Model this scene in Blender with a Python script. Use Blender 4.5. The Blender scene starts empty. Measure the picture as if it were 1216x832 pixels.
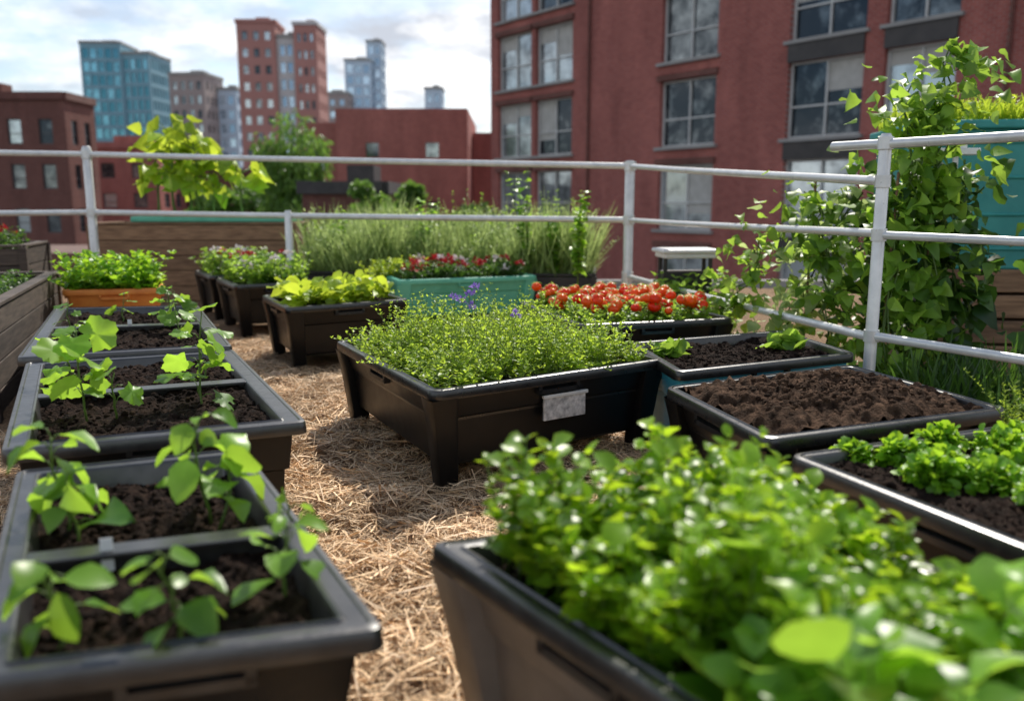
import bpy, math, numpy as np
from mathutils import Vector, Matrix
rng=np.random.default_rng(7)
U=rng.uniform
# ------------------------------------------------------------------ mesh helper
def mesh_template(V,F):
    V=np.array(V,float); tl=np.array([i for f in F for i in f]); tt=np.array([len(f) for f in F])
    return V,tl,tt
class MB:
    def __init__(s): s.V=[];s.L=[];s.T=[];s.M=[];s.A=[];s.n=0
    def add(s,V,loops,totals,mat=0,var=.5):
        V=np.asarray(V,float).reshape(-1,3); totals=np.asarray(totals,int)
        s.V.append(V); s.L.append(np.asarray(loops,int)+s.n); s.T.append(totals)
        s.M.append(np.full(len(totals),mat)); s.A.append(np.array(np.broadcast_to(var,(len(V),)),float)); s.n+=len(V)
    def polys(s,V,F,mat=0,var=.5):
        s.add(V,[i for f in F for i in f],[len(f) for f in F],mat,var)
    def inst(s,t,P,X,Y,Z,S,mat=0,var=.5):
        tv,tl,tt=t; N=len(P); nv=len(tv)
        S=np.asarray(S,float)
        if S.ndim==0: S=np.full(N,float(S))
        if S.ndim==1: S=np.stack([S]*3,1)
        tv2=tv[None]*S[:,None,:]
        V=P[:,None,:]+tv2[:,:,0:1]*X[:,None,:]+tv2[:,:,1:2]*Y[:,None,:]+tv2[:,:,2:3]*Z[:,None,:]
        loops=(tl[None,:]+nv*np.arange(N)[:,None]).ravel()
        var=np.broadcast_to(var,(N,))
        s.add(V,loops,np.tile(tt,N),mat,np.repeat(var,nv))
    def box(s,c,size,ang=0,mat=0,var=.5,top=1.0):
        hx,hy,hz=[v/2 for v in size]; ca,sa=math.cos(ang),math.sin(ang)
        V=[]
        for z in(-hz,hz):
            k=top if z>0 else 1
            for x,y in((-hx,-hy),(hx,-hy),(hx,hy),(-hx,hy)):
                x*=k;y*=k
                V.append((c[0]+x*ca-y*sa,c[1]+x*sa+y*ca,c[2]+z))
        s.polys(V,[(0,3,2,1),(4,5,6,7),(0,1,5,4),(1,2,6,5),(2,3,7,6),(3,0,4,7)],mat,var)
    def wallbox(s,a,b,th,z0,z1,mat=0,var=.5):
        a=np.array(a);b=np.array(b);c=(a+b)/2;d=b-a
        s.box((c[0],c[1],(z0+z1)/2),(float(np.hypot(*d)),th,z1-z0),math.atan2(d[1],d[0]),mat,var)
    def tubes(s,P,R,k=5,mat=0,var=.5):
        P=np.asarray(P,float);N,M,_=P.shape;R=np.broadcast_to(R,(N,M))
        T=np.gradient(P,axis=1);T/=np.linalg.norm(T,axis=2,keepdims=True)+1e-9
        ref=np.where(np.abs(T[:,:,2:3])>.9,np.array([1.,0,0]),np.array([0,0,1.]))
        X=np.cross(T,ref);X/=np.linalg.norm(X,axis=2,keepdims=True)+1e-9;Y=np.cross(T,X)
        a=np.arange(k)*2*math.pi/k
        V=P[:,:,None,:]+R[:,:,None,None]*(np.cos(a)[None,None,:,None]*X[:,:,None,:]+np.sin(a)[None,None,:,None]*Y[:,:,None,:])
        F=[]
        for i in range(M-1):
            for j in range(k):
                F+= [i*k+j,i*k+(j+1)%k,(i+1)*k+(j+1)%k,(i+1)*k+j]
        tt=[4]*((M-1)*k)
        F+=list(range(k))[::-1]; tt.append(k); F+=list(range((M-1)*k,M*k)); tt.append(k)
        loops=(np.array(F)[None]+M*k*np.arange(N)[:,None]).ravel()
        s.add(V,loops,np.tile(tt,N),mat,np.repeat(np.broadcast_to(var,(N,)),M*k))
    def build(s,name,mats,parent=None,smooth=False,split=None,bevel=None):
        V=np.concatenate(s.V);L=np.concatenate(s.L);T=np.concatenate(s.T);M=np.concatenate(s.M);A=np.concatenate(s.A)
        c=(V.min(0)+V.max(0))/2; c[2]=V[:,2].min()
        if parent is not None: c=np.array(parent.location)
        me=bpy.data.meshes.new(name)
        me.vertices.add(len(V));me.vertices.foreach_set('co',(V-c).astype(np.float32).ravel())
        me.loops.add(len(L));me.loops.foreach_set('vertex_index',L.astype(np.int32))
        me.polygons.add(len(T));st=np.concatenate([[0],np.cumsum(T)[:-1]]).astype(np.int32)
        me.polygons.foreach_set('loop_start',st)
        me.polygons.foreach_set('material_index',M.astype(np.int32))
        me.polygons.foreach_set('use_smooth',np.full(len(T),smooth))
        for m in mats: me.materials.append(m)
        at=me.attributes.new('var','FLOAT','POINT');at.data.foreach_set('value',A.astype(np.float32))
        me.update(calc_edges=True);me.validate()
        o=bpy.data.objects.new(name,me);bpy.context.scene.collection.objects.link(o)
        if parent is not None: o.parent=parent
        else: o.location=c
        if bevel:
            b=o.modifiers.new('b','BEVEL');b.width=bevel;b.segments=2;b.limit_method='ANGLE'
        if split:
            e=o.modifiers.new('e','EDGE_SPLIT');e.split_angle=math.radians(split)
        return o
def empty(name,loc):
    o=bpy.data.objects.new(name,None);o.location=loc;bpy.context.scene.collection.objects.link(o);o.empty_display_size=.2;return o
def nrm(a): return a/(np.linalg.norm(a,axis=-1,keepdims=True)+1e-9)
def frames(D,up=None):
    Y=nrm(D)
    if up is None: up=np.array([0,0,1.])+0*Y
    X=nrm(np.cross(Y,up));Z=np.cross(X,Y);return X,Y,Z
_g={}
def vn(x,y,scale,seed=0):
    if seed not in _g:_g[seed]=np.random.default_rng(100+seed).uniform(-1,1,(64,64))
    g=_g[seed];x=np.asarray(x)*scale+31.3;y=np.asarray(y)*scale+17.7
    i=np.floor(x).astype(int);j=np.floor(y).astype(int);fx=x-i;fy=y-j;fx=fx*fx*(3-2*fx);fy=fy*fy*(3-2*fy)
    a=g[i%64,j%64];b=g[(i+1)%64,j%64];c=g[i%64,(j+1)%64];d=g[(i+1)%64,(j+1)%64]
    return (a*(1-fx)+b*fx)*(1-fy)+(c*(1-fx)+d*fx)*fy
# ------------------------------------------------------------------ materials
def newmat(name):
    m=bpy.data.materials.new(name);m.use_nodes=True;n=m.node_tree;n.nodes.clear()
    out=n.nodes.new('ShaderNodeOutputMaterial');return m,n,out
def ramp(n,fac,stops,interp='LINEAR'):
    r=n.nodes.new('ShaderNodeValToRGB');r.color_ramp.interpolation=interp
    e=r.color_ramp.elements
    while len(e)<len(stops):e.new(.5)
    for k,(p,c) in zip(e,stops):k.position=p;k.color=(*c,1)
    n.links.new(fac,r.inputs[0]);return r.outputs[0]
def noise(n,vec,scale,detail=4,rough=.55):
    t=n.nodes.new('ShaderNodeTexNoise');t.inputs['Scale'].default_value=scale;t.inputs['Detail'].default_value=detail
    t.inputs['Roughness'].default_value=rough
    if vec is not None:n.links.new(vec,t.inputs['Vector'])
    return t.outputs['Fac']
def math_(n,op,a,b):
    t=n.nodes.new('ShaderNodeMath');t.operation=op
    for i,v in enumerate((a,b)):
        if isinstance(v,(int,float)):t.inputs[i].default_value=v
        else:n.links.new(v,t.inputs[i])
    return t.outputs[0]
def mixc(n,f,a,b,mode='MIX'):
    t=n.nodes.new('ShaderNodeMix');t.data_type='RGBA';t.blend_type=mode
    for i,v in ((0,f),(6,a),(7,b)):
        if isinstance(v,(int,float)):t.inputs[i].default_value=v
        elif isinstance(v,tuple):t.inputs[i].default_value=(*v,1)
        else:n.links.new(v,t.inputs[i])
    return t.outputs[2]
def surf(name,c1,c2,scale=6,rough=.6,rr=.15,metal=0,bump=.2,bscale=40,bdist=.01,var=0,spec=.5,stretch=None):
    m,n,out=newmat(name);tc=n.nodes.new('ShaderNodeTexCoord').outputs['Object']
    if stretch:
        mp=n.nodes.new('ShaderNodeMapping');mp.inputs['Scale'].default_value=stretch;n.links.new(tc,mp.inputs[0]);tc=mp.outputs[0]
    f=noise(n,tc,scale,5);col=ramp(n,f,[(.3,c1),(.7,c2)])
    if var:
        a=n.nodes.new('ShaderNodeAttribute');a.attribute_name='var'
        v=math_(n,'MULTIPLY_ADD',a.outputs['Fac'],var);v.node.inputs[2].default_value=1-var/2
        g=n.nodes.new('ShaderNodeCombineColor')
        for i in range(3):n.links.new(v,g.inputs[i])
        col=mixc(n,1.0,col,g.outputs[0],'MULTIPLY')
    p=n.nodes.new('ShaderNodeBsdfPrincipled');n.links.new(col,p.inputs['Base Color'])
    if rr:
        f2=noise(n,tc,scale*3,3);r=math_(n,'MULTIPLY_ADD',f2,rr*2);r.node.inputs[2].default_value=rough-rr;n.links.new(r,p.inputs['Roughness'])
    else:p.inputs['Roughness'].default_value=rough
    p.inputs['Metallic'].default_value=metal;p.inputs['Specular IOR Level'].default_value=spec
    if bump:
        b=n.nodes.new('ShaderNodeBump');b.inputs['Strength'].default_value=bump;b.inputs['Distance'].default_value=bdist
        n.links.new(noise(n,tc,bscale,4),b.inputs['Height']);n.links.new(b.outputs[0],p.inputs['Normal'])
    n.links.new(p.outputs[0],out.inputs[0]);return m
def leafmat(name,dark,light,trans,tf=.45,rough=.42,spec=.5):
    m,n,out=newmat(name);a=n.nodes.new('ShaderNodeAttribute');a.attribute_name='var'
    tc=n.nodes.new('ShaderNodeTexCoord').outputs['Object']
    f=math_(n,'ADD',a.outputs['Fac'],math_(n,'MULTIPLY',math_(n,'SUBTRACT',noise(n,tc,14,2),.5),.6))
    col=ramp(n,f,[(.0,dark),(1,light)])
    t2=tuple(v*.5 for v in trans);tcol=ramp(n,f,[(0,t2),(1,trans)])
    p=n.nodes.new('ShaderNodeBsdfPrincipled');n.links.new(col,p.inputs['Base Color']);p.inputs['Roughness'].default_value=rough
    p.inputs['Specular IOR Level'].default_value=spec
    t=n.nodes.new('ShaderNodeBsdfTranslucent');n.links.new(tcol,t.inputs[0])
    mx=n.nodes.new('ShaderNodeMixShader');mx.inputs[0].default_value=tf
    n.links.new(p.outputs[0],mx.inputs[1]);n.links.new(t.outputs[0],mx.inputs[2]);n.links.new(mx.outputs[0],out.inputs[0]);return m
def brickmat(name,c1,c2,mortar,d):
    m,n,out=newmat(name);g=n.nodes.new('ShaderNodeNewGeometry').outputs['Position']
    v=n.nodes.new('ShaderNodeVectorMath');v.operation='DOT_PRODUCT';n.links.new(g,v.inputs[0]);v.inputs[1].default_value=(d[0],d[1],0)
    s=n.nodes.new('ShaderNodeSeparateXYZ');n.links.new(g,s.inputs[0])
    c=n.nodes.new('ShaderNodeCombineXYZ');n.links.new(v.outputs['Value'],c.inputs[0]);n.links.new(s.outputs[2],c.inputs[1])
    b=n.nodes.new('ShaderNodeTexBrick');n.links.new(c.outputs[0],b.inputs['Vector'])
    b.inputs['Scale'].default_value=1;b.inputs['Brick Width'].default_value=.26;b.inputs['Row Height'].default_value=.10;b.inputs['Mortar Size'].default_value=.009
    b.inputs['Color1'].default_value=(*c1,1);b.inputs['Color2'].default_value=(*c2,1);b.inputs['Mortar'].default_value=(*mortar,1)
    mp=n.nodes.new('ShaderNodeMapping');mp.inputs['Scale'].default_value=(1,1,.25);n.links.new(g,mp.inputs[0])
    st=ramp(n,noise(n,mp.outputs[0],.6,6,.7),[(.3,(.70,.69,.69)),(.7,(1.18,1.16,1.15))])
    col=mixc(n,1.0,b.outputs['Color'],st,'MULTIPLY')
    p=n.nodes.new('ShaderNodeBsdfPrincipled');p.inputs['Roughness'].default_value=.9;p.inputs['Specular IOR Level'].default_value=.2
    n.links.new(col,p.inputs['Base Color'])
    n.links.new(p.outputs[0],out.inputs[0]);return m
def glassmat(name,dark,light,metal=.55,rough=.08):
    m,n,out=newmat(name);a=n.nodes.new('ShaderNodeAttribute');a.attribute_name='var'
    g=n.nodes.new('ShaderNodeNewGeometry').outputs['Position']
    f=math_(n,'ADD',a.outputs['Fac'],math_(n,'MULTIPLY',math_(n,'SUBTRACT',noise(n,g,1.2,4,.7),.5),1.6))
    col=ramp(n,f,[(.15,dark),(.6,tuple((x+y)/2.6 for x,y in zip(dark,light))),(.95,light)])
    p=n.nodes.new('ShaderNodeBsdfPrincipled');p.inputs['Metallic'].default_value=metal;p.inputs['Roughness'].default_value=rough
    n.links.new(col,p.inputs['Base Color'])
    b=n.nodes.new('ShaderNodeBump');b.inputs['Strength'].default_value=.12;b.inputs['Distance'].default_value=.05
    n.links.new(noise(n,g,.8,2),b.inputs['Height']);n.links.new(b.outputs[0],p.inputs['Normal'])
    n.links.new(p.outputs[0],out.inputs[0]);return m

M_black=surf('black_plastic',(.0035,.0035,.004),(.007,.007,.0075),5,.34,.1,bump=.12,bscale=160,bdist=.002,spec=.35)
M_blackd=surf('dusty_black_plastic',(.004,.004,.004),(.010,.009,.009),7,.36,.1,bump=.15,bscale=120,bdist=.002,spec=.35)
M_rim=surf('rim_plastic',(.008,.008,.009),(.032,.031,.030),9,.33,.12,bump=.25,bscale=70,bdist=.002,spec=.9)
M_rimk=surf('black_rim_plastic',(.006,.006,.007),(.016,.016,.016),9,.30,.1,bump=.2,bscale=90,bdist=.002,spec=.8)
M_teal=surf('teal_plastic',(.10,.42,.28),(.15,.52,.36),5,.5,.1,bump=.1,bscale=120,bdist=.002)
M_blue=surf('blue_plastic',(.03,.25,.36),(.05,.32,.44),5,.5,.1,bump=.1,bscale=120,bdist=.002)
M_brown=surf('brown_plastic',(.13,.098,.075),(.20,.16,.125),5,.45,.1,bump=.1,bscale=120,bdist=.002)
M_orange=surf('terracotta_plastic',(.68,.19,.03),(.80,.28,.05),8,.55,.1,bump=.2)
M_soil=surf('dark_soil',(.006,.004,.003),(.040,.024,.017),34,.95,0,bump=1,bscale=90,bdist=.02,var=1.0,spec=.1)
M_soil2=surf('brown_soil',(.026,.015,.009),(.13,.076,.047),30,.95,0,bump=1,bscale=80,bdist=.03,var=1.0,spec=.1)
M_straw=surf('straw_strands',(.54,.34,.17),(.86,.62,.37),9,.55,0,bump=0,var=.9,spec=.4)
M_strawg=surf('straw_ground',(.11,.06,.03),(.42,.26,.13),60,.9,0,bump=1,bscale=120,bdist=.02)
M_metal=surf('painted_rail',(.60,.61,.60),(.78,.78,.76),9,.32,.12,metal=.25,bump=.1,bscale=70,bdist=.002)
M_wood=surf('weathered_wood',(.12,.065,.035),(.30,.18,.10),4,.8,.1,bump=.5,bscale=30,bdist=.004,var=.6,stretch=(1,1,9))
M_woodg=surf('grey_wood',(.035,.026,.020),(.10,.075,.058),4,.8,.1,bump=.5,bscale=30,bdist=.004,var=.6,stretch=(1,1,9))
M_white=surf('white_plastic',(.7,.7,.69),(.8,.8,.79),9,.4,.1,bump=0)
M_label=surf('label_paper',(.30,.30,.30),(.80,.79,.77),34,.35,.1,bump=.1,metal=.25)
M_tank=surf('teal_tank_paint',(.02,.22,.21),(.045,.33,.30),3,.55,.15,bump=.2,bscale=20,var=.2)
M_ground=surf('city_asphalt',(.045,.045,.047),(.08,.08,.08),.05,.9,0,bump=.2,bscale=5)
M_conc=surf('concrete',(.26,.25,.24),(.38,.37,.35),.4,.85,.05,bump=.1,bscale=3)
M_dark=surf('dark_panel',(.02,.018,.018),(.05,.042,.04),2,.5,.1,bump=0)
M_frame=surf('window_frame',(.48,.48,.47),(.60,.60,.58),3,.5,0,bump=0)
M_frame2=surf('window_frame_dark',(.05,.05,.055),(.09,.09,.095),3,.5,0,bump=0)
M_bark=surf('bark',(.06,.04,.028),(.14,.10,.07),8,.9,0,bump=.8,bscale=20,bdist=.03)
M_stem=leafmat('green_stem',(.07,.13,.02),(.18,.28,.06),(.30,.45,.10),.25)
L_herb=leafmat('herb_leaf',(.10,.19,.015),(.36,.52,.05),(.72,.94,.09),.5)
L_mint=leafmat('mint_leaf',(.04,.13,.006),(.24,.42,.02),(.66,.94,.04),.5,.34,.6)
L_lett=leafmat('lettuce_leaf',(.20,.32,.015),(.40,.58,.035),(.80,.95,.08),.5)
L_seed=leafmat('seedling_leaf',(.05,.17,.01),(.23,.45,.04),(.58,.92,.08),.5,.36,.6)
L_dark=leafmat('dark_leaf',(.015,.05,.008),(.07,.16,.022),(.18,.36,.045),.4)
L_vine=leafmat('vine_leaf',(.06,.16,.015),(.25,.43,.06),(.58,.86,.10),.5)
L_grass=leafmat('tall_grass',(.20,.31,.08),(.46,.58,.22),(.65,.80,.28),.4)
L_pars=leafmat('parsley_leaf',(.04,.17,.008),(.25,.50,.02),(.58,.92,.05),.45)
L_tree=leafmat('tree_leaf',(.05,.12,.02),(.16,.29,.05),(.30,.54,.08),.4)
L_pale=leafmat('pale_leaf',(.22,.34,.10),(.50,.60,.28),(.72,.88,.32),.5)
F_tom=leafmat('tomato_skin',(.85,.022,.003),(1.0,.13,.006),(.9,.10,.01),.08,.3,.35)
F_red=leafmat('crimson_bloom',(.34,.01,.02),(.60,.03,.04),(.6,.03,.04),.25)
F_white=leafmat('white_bloom',(.65,.55,.55),(.82,.80,.78),(.8,.7,.7),.3)
F_purp=leafmat('purple_bloom',(.22,.10,.55),(.42,.26,.80),(.5,.35,.85),.3)
# ------------------------------------------------------------------ leaf templates
def t_leaf(prof,cols=1,curve=.18,fold=.25,ruf=0):
    V=[];F=[];K=2*cols+1
    for i,(t,w) in enumerate(prof):
        for j in range(-cols,cols+1):
            u=j/cols;x=u*w
            z=-curve*t*t+fold*abs(x)+(ruf*math.sin(i*2.1+j*2.6)*abs(u) if ruf else 0)
            V.append((x,t,z))
    for i in range(len(prof)-1):
        for j in range(K-1):
            a=i*K+j;F.append((a,a+1,a+K+1,a+K))
    return mesh_template(V,F)
T_mini=t_leaf([(0,.02),(.5,.30),(1,.02)])
T_oval=t_leaf([(0,.02),(.15,.25),(.4,.40),(.68,.35),(.88,.18),(1,.01)],1,.25,.3,.03)
T_heart=t_leaf([(-.08,.12),(.04,.40),(.25,.50),(.55,.36),(.8,.16),(1,.01)],1,.3,.2,.05)
T_long=t_leaf([(0,.02),(.3,.13),(.6,.15),(.85,.08),(1,.005)],1,.3,.3)
def t_strip(ts,w,bow):
    V=[];F=[]
    for i,(t,ww) in enumerate(zip(ts,w)):
        V+=[(-ww,t,bow(t)),(ww,t,bow(t))]
        if i:F.append((2*i-2,2*i-1,2*i+1,2*i))
    return mesh_template(V,F)
T_blade=t_strip([0,.4,.75,1],[.012,.012,.008,.001],lambda t:-.25*t*t)
T_frs=t_leaf([(0,.05),(.35,.28),(.75,.42),(1,.2)],2,.4,.25,.09)
def t_lobed():
    V=[(0,.42,0.02)];n=30
    for i in range(n):
        a=-math.pi/2+2*math.pi*(i+.5)/n
        lob=.80+.24*abs(math.cos(2.5*(a-math.pi/2)))+(.04 if i%2 else -.04)
        r=.54*lob*(1 if math.sin(a)>-.8 else .66)
        x=r*math.cos(a);y=.45+r*math.sin(a)*1.05
        V.append((x,y,-.22*(x*x+ (y-.42)**2)*1.6+.06*math.sin(a*5)+.12*abs(x)))
    F=[(0,1+i,1+(i+1)%n) for i in range(n) if True]
    return mesh_template(V,F)
T_lobed=t_lobed()
def t_ico():
    t=(1+5**.5)/2
    V=np.array([(-1,t,0),(1,t,0),(-1,-t,0),(1,-t,0),(0,-1,t),(0,1,t),(0,-1,-t),(0,1,-t),(t,0,-1),(t,0,1),(-t,0,-1),(-t,0,1)],float);V/=np.linalg.norm(V[0])
    F=[(0,11,5),(0,5,1),(0,1,7),(0,7,10),(0,10,11),(1,5,9),(5,11,4),(11,10,2),(10,7,6),(7,1,8),(3,9,4),(3,4,2),(3,2,6),(3,6,8),(3,8,9),(4,9,5),(2,4,11),(6,2,10),(8,6,7),(9,8,1)]
    return mesh_template(V,F)
T_ico=t_ico()
def t_sphere(nu=12,nv=8):
    V=[(0,0,.93)];F=[]
    for i in range(1,nv):
        th=math.pi*i/nv
        for j in range(nu):
            a=2*math.pi*j/nu;r=math.sin(th)*(1+.03*math.cos(5*a));V.append((r*math.cos(a),r*math.sin(a),.85*math.cos(th)+(-.05 if i==1 else 0)))
    V.append((0,0,-.85));n=len(V)-1
    for j in range(nu):F.append((0,1+j,1+(j+1)%nu));F.append((n,n-nu+(j+1)%nu,n-nu+j))
    for i in range(nv-2):
        for j in range(nu):a=1+i*nu;F.append((a+j,a+nu+j,a+nu+(j+1)%nu,a+(j+1)%nu))
    return mesh_template(V,F)
T_sph=t_sphere()
def dirs(az,el): return np.stack([np.cos(az)*np.cos(el),np.sin(az)*np.cos(el),np.sin(el)],-1)
def leaves(mb,t,P,D,S,mat,var=None,roll=.5):
    N=len(P);up=np.array([0,0,1.])+roll*rng.normal(size=(N,3));X,Y,Z=frames(D,up)
    S=np.broadcast_to(np.asarray(S,float),(N,));S3=np.stack([S*U(.8,1.15,N),S,S*U(.4,1.9,N)],1)
    mb.inst(t,P,X,Y,Z,S3,mat,U(0,1,N) if var is None else var)
def sprigs(mb,B,H,lean,K,t,ls,mat,stem=1,el=(.1,.8),sr=.0018,t0=.25,pairs=2,tipshrink=.45,petiole=0):
    N=len(B);H=np.broadcast_to(H,(N,));ts=np.linspace(0,1,6)
    ln=rng.normal(size=(N,2))*lean
    def at(tt): return np.stack([B[:,0]+ln[:,0]*tt**1.6,B[:,1]+ln[:,1]*tt**1.6,B[:,2]+H*tt],-1)
    P=np.stack([at(x) for x in ts],1)
    mb.tubes(P,sr*np.linspace(1.2,.6,6)[None,:]*np.ones((N,1)),3,stem,U(.2,.8,N))
    base=U(0,6.28,N);sv=U(-.1,.75,N);ss=U(.75,1.2,N)
    for k in range(K):
        tk=t0+(1-t0)*(k+U(-.3,.3,N))/max(K-1,1);tk=np.clip(tk,.05,1)
        p=at(tk)
        for q in range(pairs):
            az=base+k*1.571+q*2*math.pi/pairs+U(-.4,.4,N)
            e=U(el[0],el[1],N)+.35*tk
            D=dirs(az,e);s=ls*(1-tipshrink*tk)*U(.6,1.3,N)*ss
            leaves(mb,t,p+D*petiole,D,s,mat,np.clip(sv+.35*tk+U(-.2,.2,N),0,1),.3)
def clump(mb,c,r,N,t,ls,mat,up=.35):
    az=U(0,6.28,N);el=np.arcsin(U(-.05,1,N));D=dirs(az,el);rr=U(.45,1,N)[:,None]
    lump=1+.22*np.sin(az*3+c[0]*9)*np.cos(el*4)
    P=np.array(c)+D*rr*np.array(r)*lump[:,None]
    DD=nrm(D+up*np.array([0,0,1])+.5*rng.normal(size=(N,3)))
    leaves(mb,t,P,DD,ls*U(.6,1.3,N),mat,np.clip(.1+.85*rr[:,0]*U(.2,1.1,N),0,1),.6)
# ------------------------------------------------------------------ planters
def rr(hx,hy,r,n=5):
    r=max(r,.004);P=[]
    for cx,cy,a0 in((hx-r,hy-r,0),(-hx+r,hy-r,90),(-hx+r,-hy+r,180),(hx-r,-hy+r,270)):
        for i in range(n+1):
            a=math.radians(a0+90*i/n);P.append((cx+r*math.cos(a),cy+r*math.sin(a)))
    return np.array(P)
class Quad:
    def __init__(s,A,B,C,D):
        s.q=[np.array(v,float) for v in(A,B,C,D)];A,B,C,D=s.q;L=np.linalg.norm
        s.hx=(L(B-A)+L(C-D))/4;s.hy=(L(C-B)+L(D-A))/4
    def m(s,x,y):
        u=np.asarray(x)/s.hx;v=np.asarray(y)/s.hy;A,B,C,D=s.q
        u=u[...,None];v=v[...,None]
        return ((1-u)*(1-v)*A+(1+u)*(1-v)*B+(1+u)*(1+v)*C+(1-u)*(1+v)*D)/4
    def rand(s,N,inset=.1):
        return s.m(U(-1,1,N)*(s.hx-inset),U(-1,1,N)*(s.hy-inset))
BINS=[]
def planter(name,Q,H=.54,mat=M_black,rim=None,lip=.05,z0=.13,taper=.11,div=(),soil=M_soil,heap=.0,legs=True,soild=.06,handles=True,rad=.06,clods=1):
    q=Quad(*Q);BINS.append(q);rim=rim or (M_rimk if mat is M_black else (M_rim if mat is M_blackd else mat))
    c=q.m(0,0);e=empty(name,(c[0],c[1],0))
    mb=MB()
    def loft(prof,mat,bottom=False):
        R=[];n=None
        for ins,z in prof:
            p=rr(q.hx-ins,q.hy-ins,max(rad-ins*.6,.012));n=len(p);xy=q.m(p[:,0],p[:,1]);R.append(np.c_[xy,np.full(n,z)])
        F=[]
        for i in range(len(R)-1):
            for j in range(n):F.append((i*n+j,i*n+(j+1)%n,(i+1)*n+(j+1)%n,(i+1)*n+j))
        if bottom:F.append(tuple(range(n))[::-1])
        mb.polys(np.concatenate(R),F,mat)
    hm=z0+(H-z0)*.62
    loft([(taper,z0),(taper-.012,z0+.015),(taper*.72,hm-.012),(taper*.72-.016,hm),(lip*.45+.008,H-.055),(lip*.45,H-.05)],0,True)
    loft([(lip*.45,H-.05),(.0,H-.052),(-.002,H-.046),(0,H-.012),(.004,H-.003),(.012,H),(.02,H+.001),(.024,H-.004),(lip-.016,H-.006),(lip-.01,H),(lip-.003,H-.002),(lip+.003,H-.012),(lip+.03,H-.18)],1)
    if handles:
        for ax in (0,1):
            for sd in(-1,1):
                oth=(q.hy if ax==0 else q.hx)-lip*.45+.002
                x,y=(0,sd*oth) if ax==0 else(sd*oth,0)
                P=q.m(x,y);P2=q.m(x+(.01 if ax==0 else 0),y+(.01 if ax else 0));ang=math.atan2(P2[1]-P[1],P2[0]-P[0])
                mb.box((P[0],P[1],H-.085),(.26,.035,.022),ang,1)
                for o in(-.12,.12):
                    mb.box((P[0]+o*math.cos(ang),P[1]+o*math.sin(ang),H-.067),(.022,.035,.05),ang,1)
    if legs:
        for sx in(-1,1):
            for sy in(-1,1):
                R=[]
                for z,w,ins in((0,.050,.125),(.02,.055,.12),(hm,.068,.088),(H-.05,.078,.075)):
                    p=rr(w,w,.02,2)+np.array([sx*(q.hx-ins),sy*(q.hy-ins)]);R.append(np.c_[q.m(p[:,0],p[:,1]),np.full(len(p),z)])
                n=len(R[0]);F=[(i*n+j,i*n+(j+1)%n,(i+1)*n+(j+1)%n,(i+1)*n+j) for i in range(3) for j in range(n)]+[tuple(range(n))[::-1]]
                mb.polys(np.concatenate(R),F,0)
    mb.build('bin_body',[mat,rim],e,True,split=32)
    if div:
        mb=MB()
        for v in div:
            y=v*q.hy
            for w,z1,z2 in((lip*1.0,H-.018,H-.003),(.014,H-.2,H-.018)):
                V=[]
                for z in(z1,z2):
                    for x,yy in((-q.hx+lip-.004,y-w/2),(q.hx-lip+.004,y-w/2),(q.hx-lip+.004,y+w/2),(-q.hx+lip-.004,y+w/2)):
                        p=q.m(x,yy);V.append((p[0],p[1],z))
                mb.polys(V,[(0,3,2,1),(4,5,6,7),(0,1,5,4),(1,2,6,5),(2,3,7,6),(3,0,4,7)])
        mb.build('divider',[rim],e,bevel=.004)
    mb=MB();n=100;a=np.linspace(-1,1,n);X,Y=np.meshgrid(a*(q.hx-lip-.008),a*(q.hy-lip-.008));XY=q.m(X,Y)
    def sz(x,y,u,v):
        return H-soild+.018*vn(x,y,6,1)+.015*vn(x,y,17,2)*clods+.013*vn(x,y,38,3)*clods+heap*((1-u**4)*(1-v**4))*(1+.35*vn(x,y,3,5)+.25*vn(x,y,9,6))
    x,y=XY[...,0],XY[...,1];z=sz(x,y,X/q.hx,Y/q.hy)
    V=np.c_[x.ravel(),y.ravel(),z.ravel()];I=np.arange(n*n).reshape(n,n)
    F=np.stack([I[:-1,:-1],I[:-1,1:],I[1:,1:],I[1:,:-1]],-1).reshape(-1)
    mb.add(V,F,[4]*((n-1)**2),0,np.clip(.5+.5*vn(x,y,25,4).ravel(),0,1))
    N=int(1600*clods);xx=U(-1,1,N);yy=U(-1,1,N);P=q.m(xx*(q.hx-lip-.03),yy*(q.hy-lip-.03))
    px,py=P[:,0],P[:,1];zz=sz(px,py,xx,yy)
    D=dirs(U(0,6.28,N),U(-1,1,N));Xa,Ya,Za=frames(D)
    s=(.003+.016*U(0,1,N)**3.5)*(.6+.4*clods);mb.inst(T_ico,np.c_[P,zz+.002],Xa,Ya,Za,np.stack([s,s*U(.6,1.3,N),s*U(.5,1,N)],1),0,U(0,1,N))
    mb.build('soil',[soil],e,True)
    return q,e
# =================================================================== BINS
qC,eC=planter('planter_bin',[(-.37,3.79),(.86,4.62),(.11,6.08),(-1.12,5.25)],mat=M_black)
q1,e1=planter('planter_bin',[(-1.0,1.40),(-.256,1.604),(-.958,2.906),(-1.62,2.64)],mat=M_blackd,lip=.075,div=(-.14,),legs=False,z0=.0,soild=.065,rad=.035)
q2,e2=planter('planter_bin',[(-1.80,2.854),(-.816,3.26),(-1.66,4.94),(-2.66,4.52)],mat=M_blackd,lip=.09,div=(0,),legs=False,z0=.0,rad=.035,soild=.045)
q3,e3=planter('planter_bin',[(-2.79,4.66),(-1.70,5.05),(-2.67,7.12),(-3.80,6.94)],mat=M_blackd,lip=.10,div=(.0,),legs=False,z0=.0,rad=.035,soild=.045)
qF,_=planter('planter_bin',[(-1.83,6.78),(-.91,7.39),(-1.39,8.34),(-2.31,7.73)],H=.56)
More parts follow.
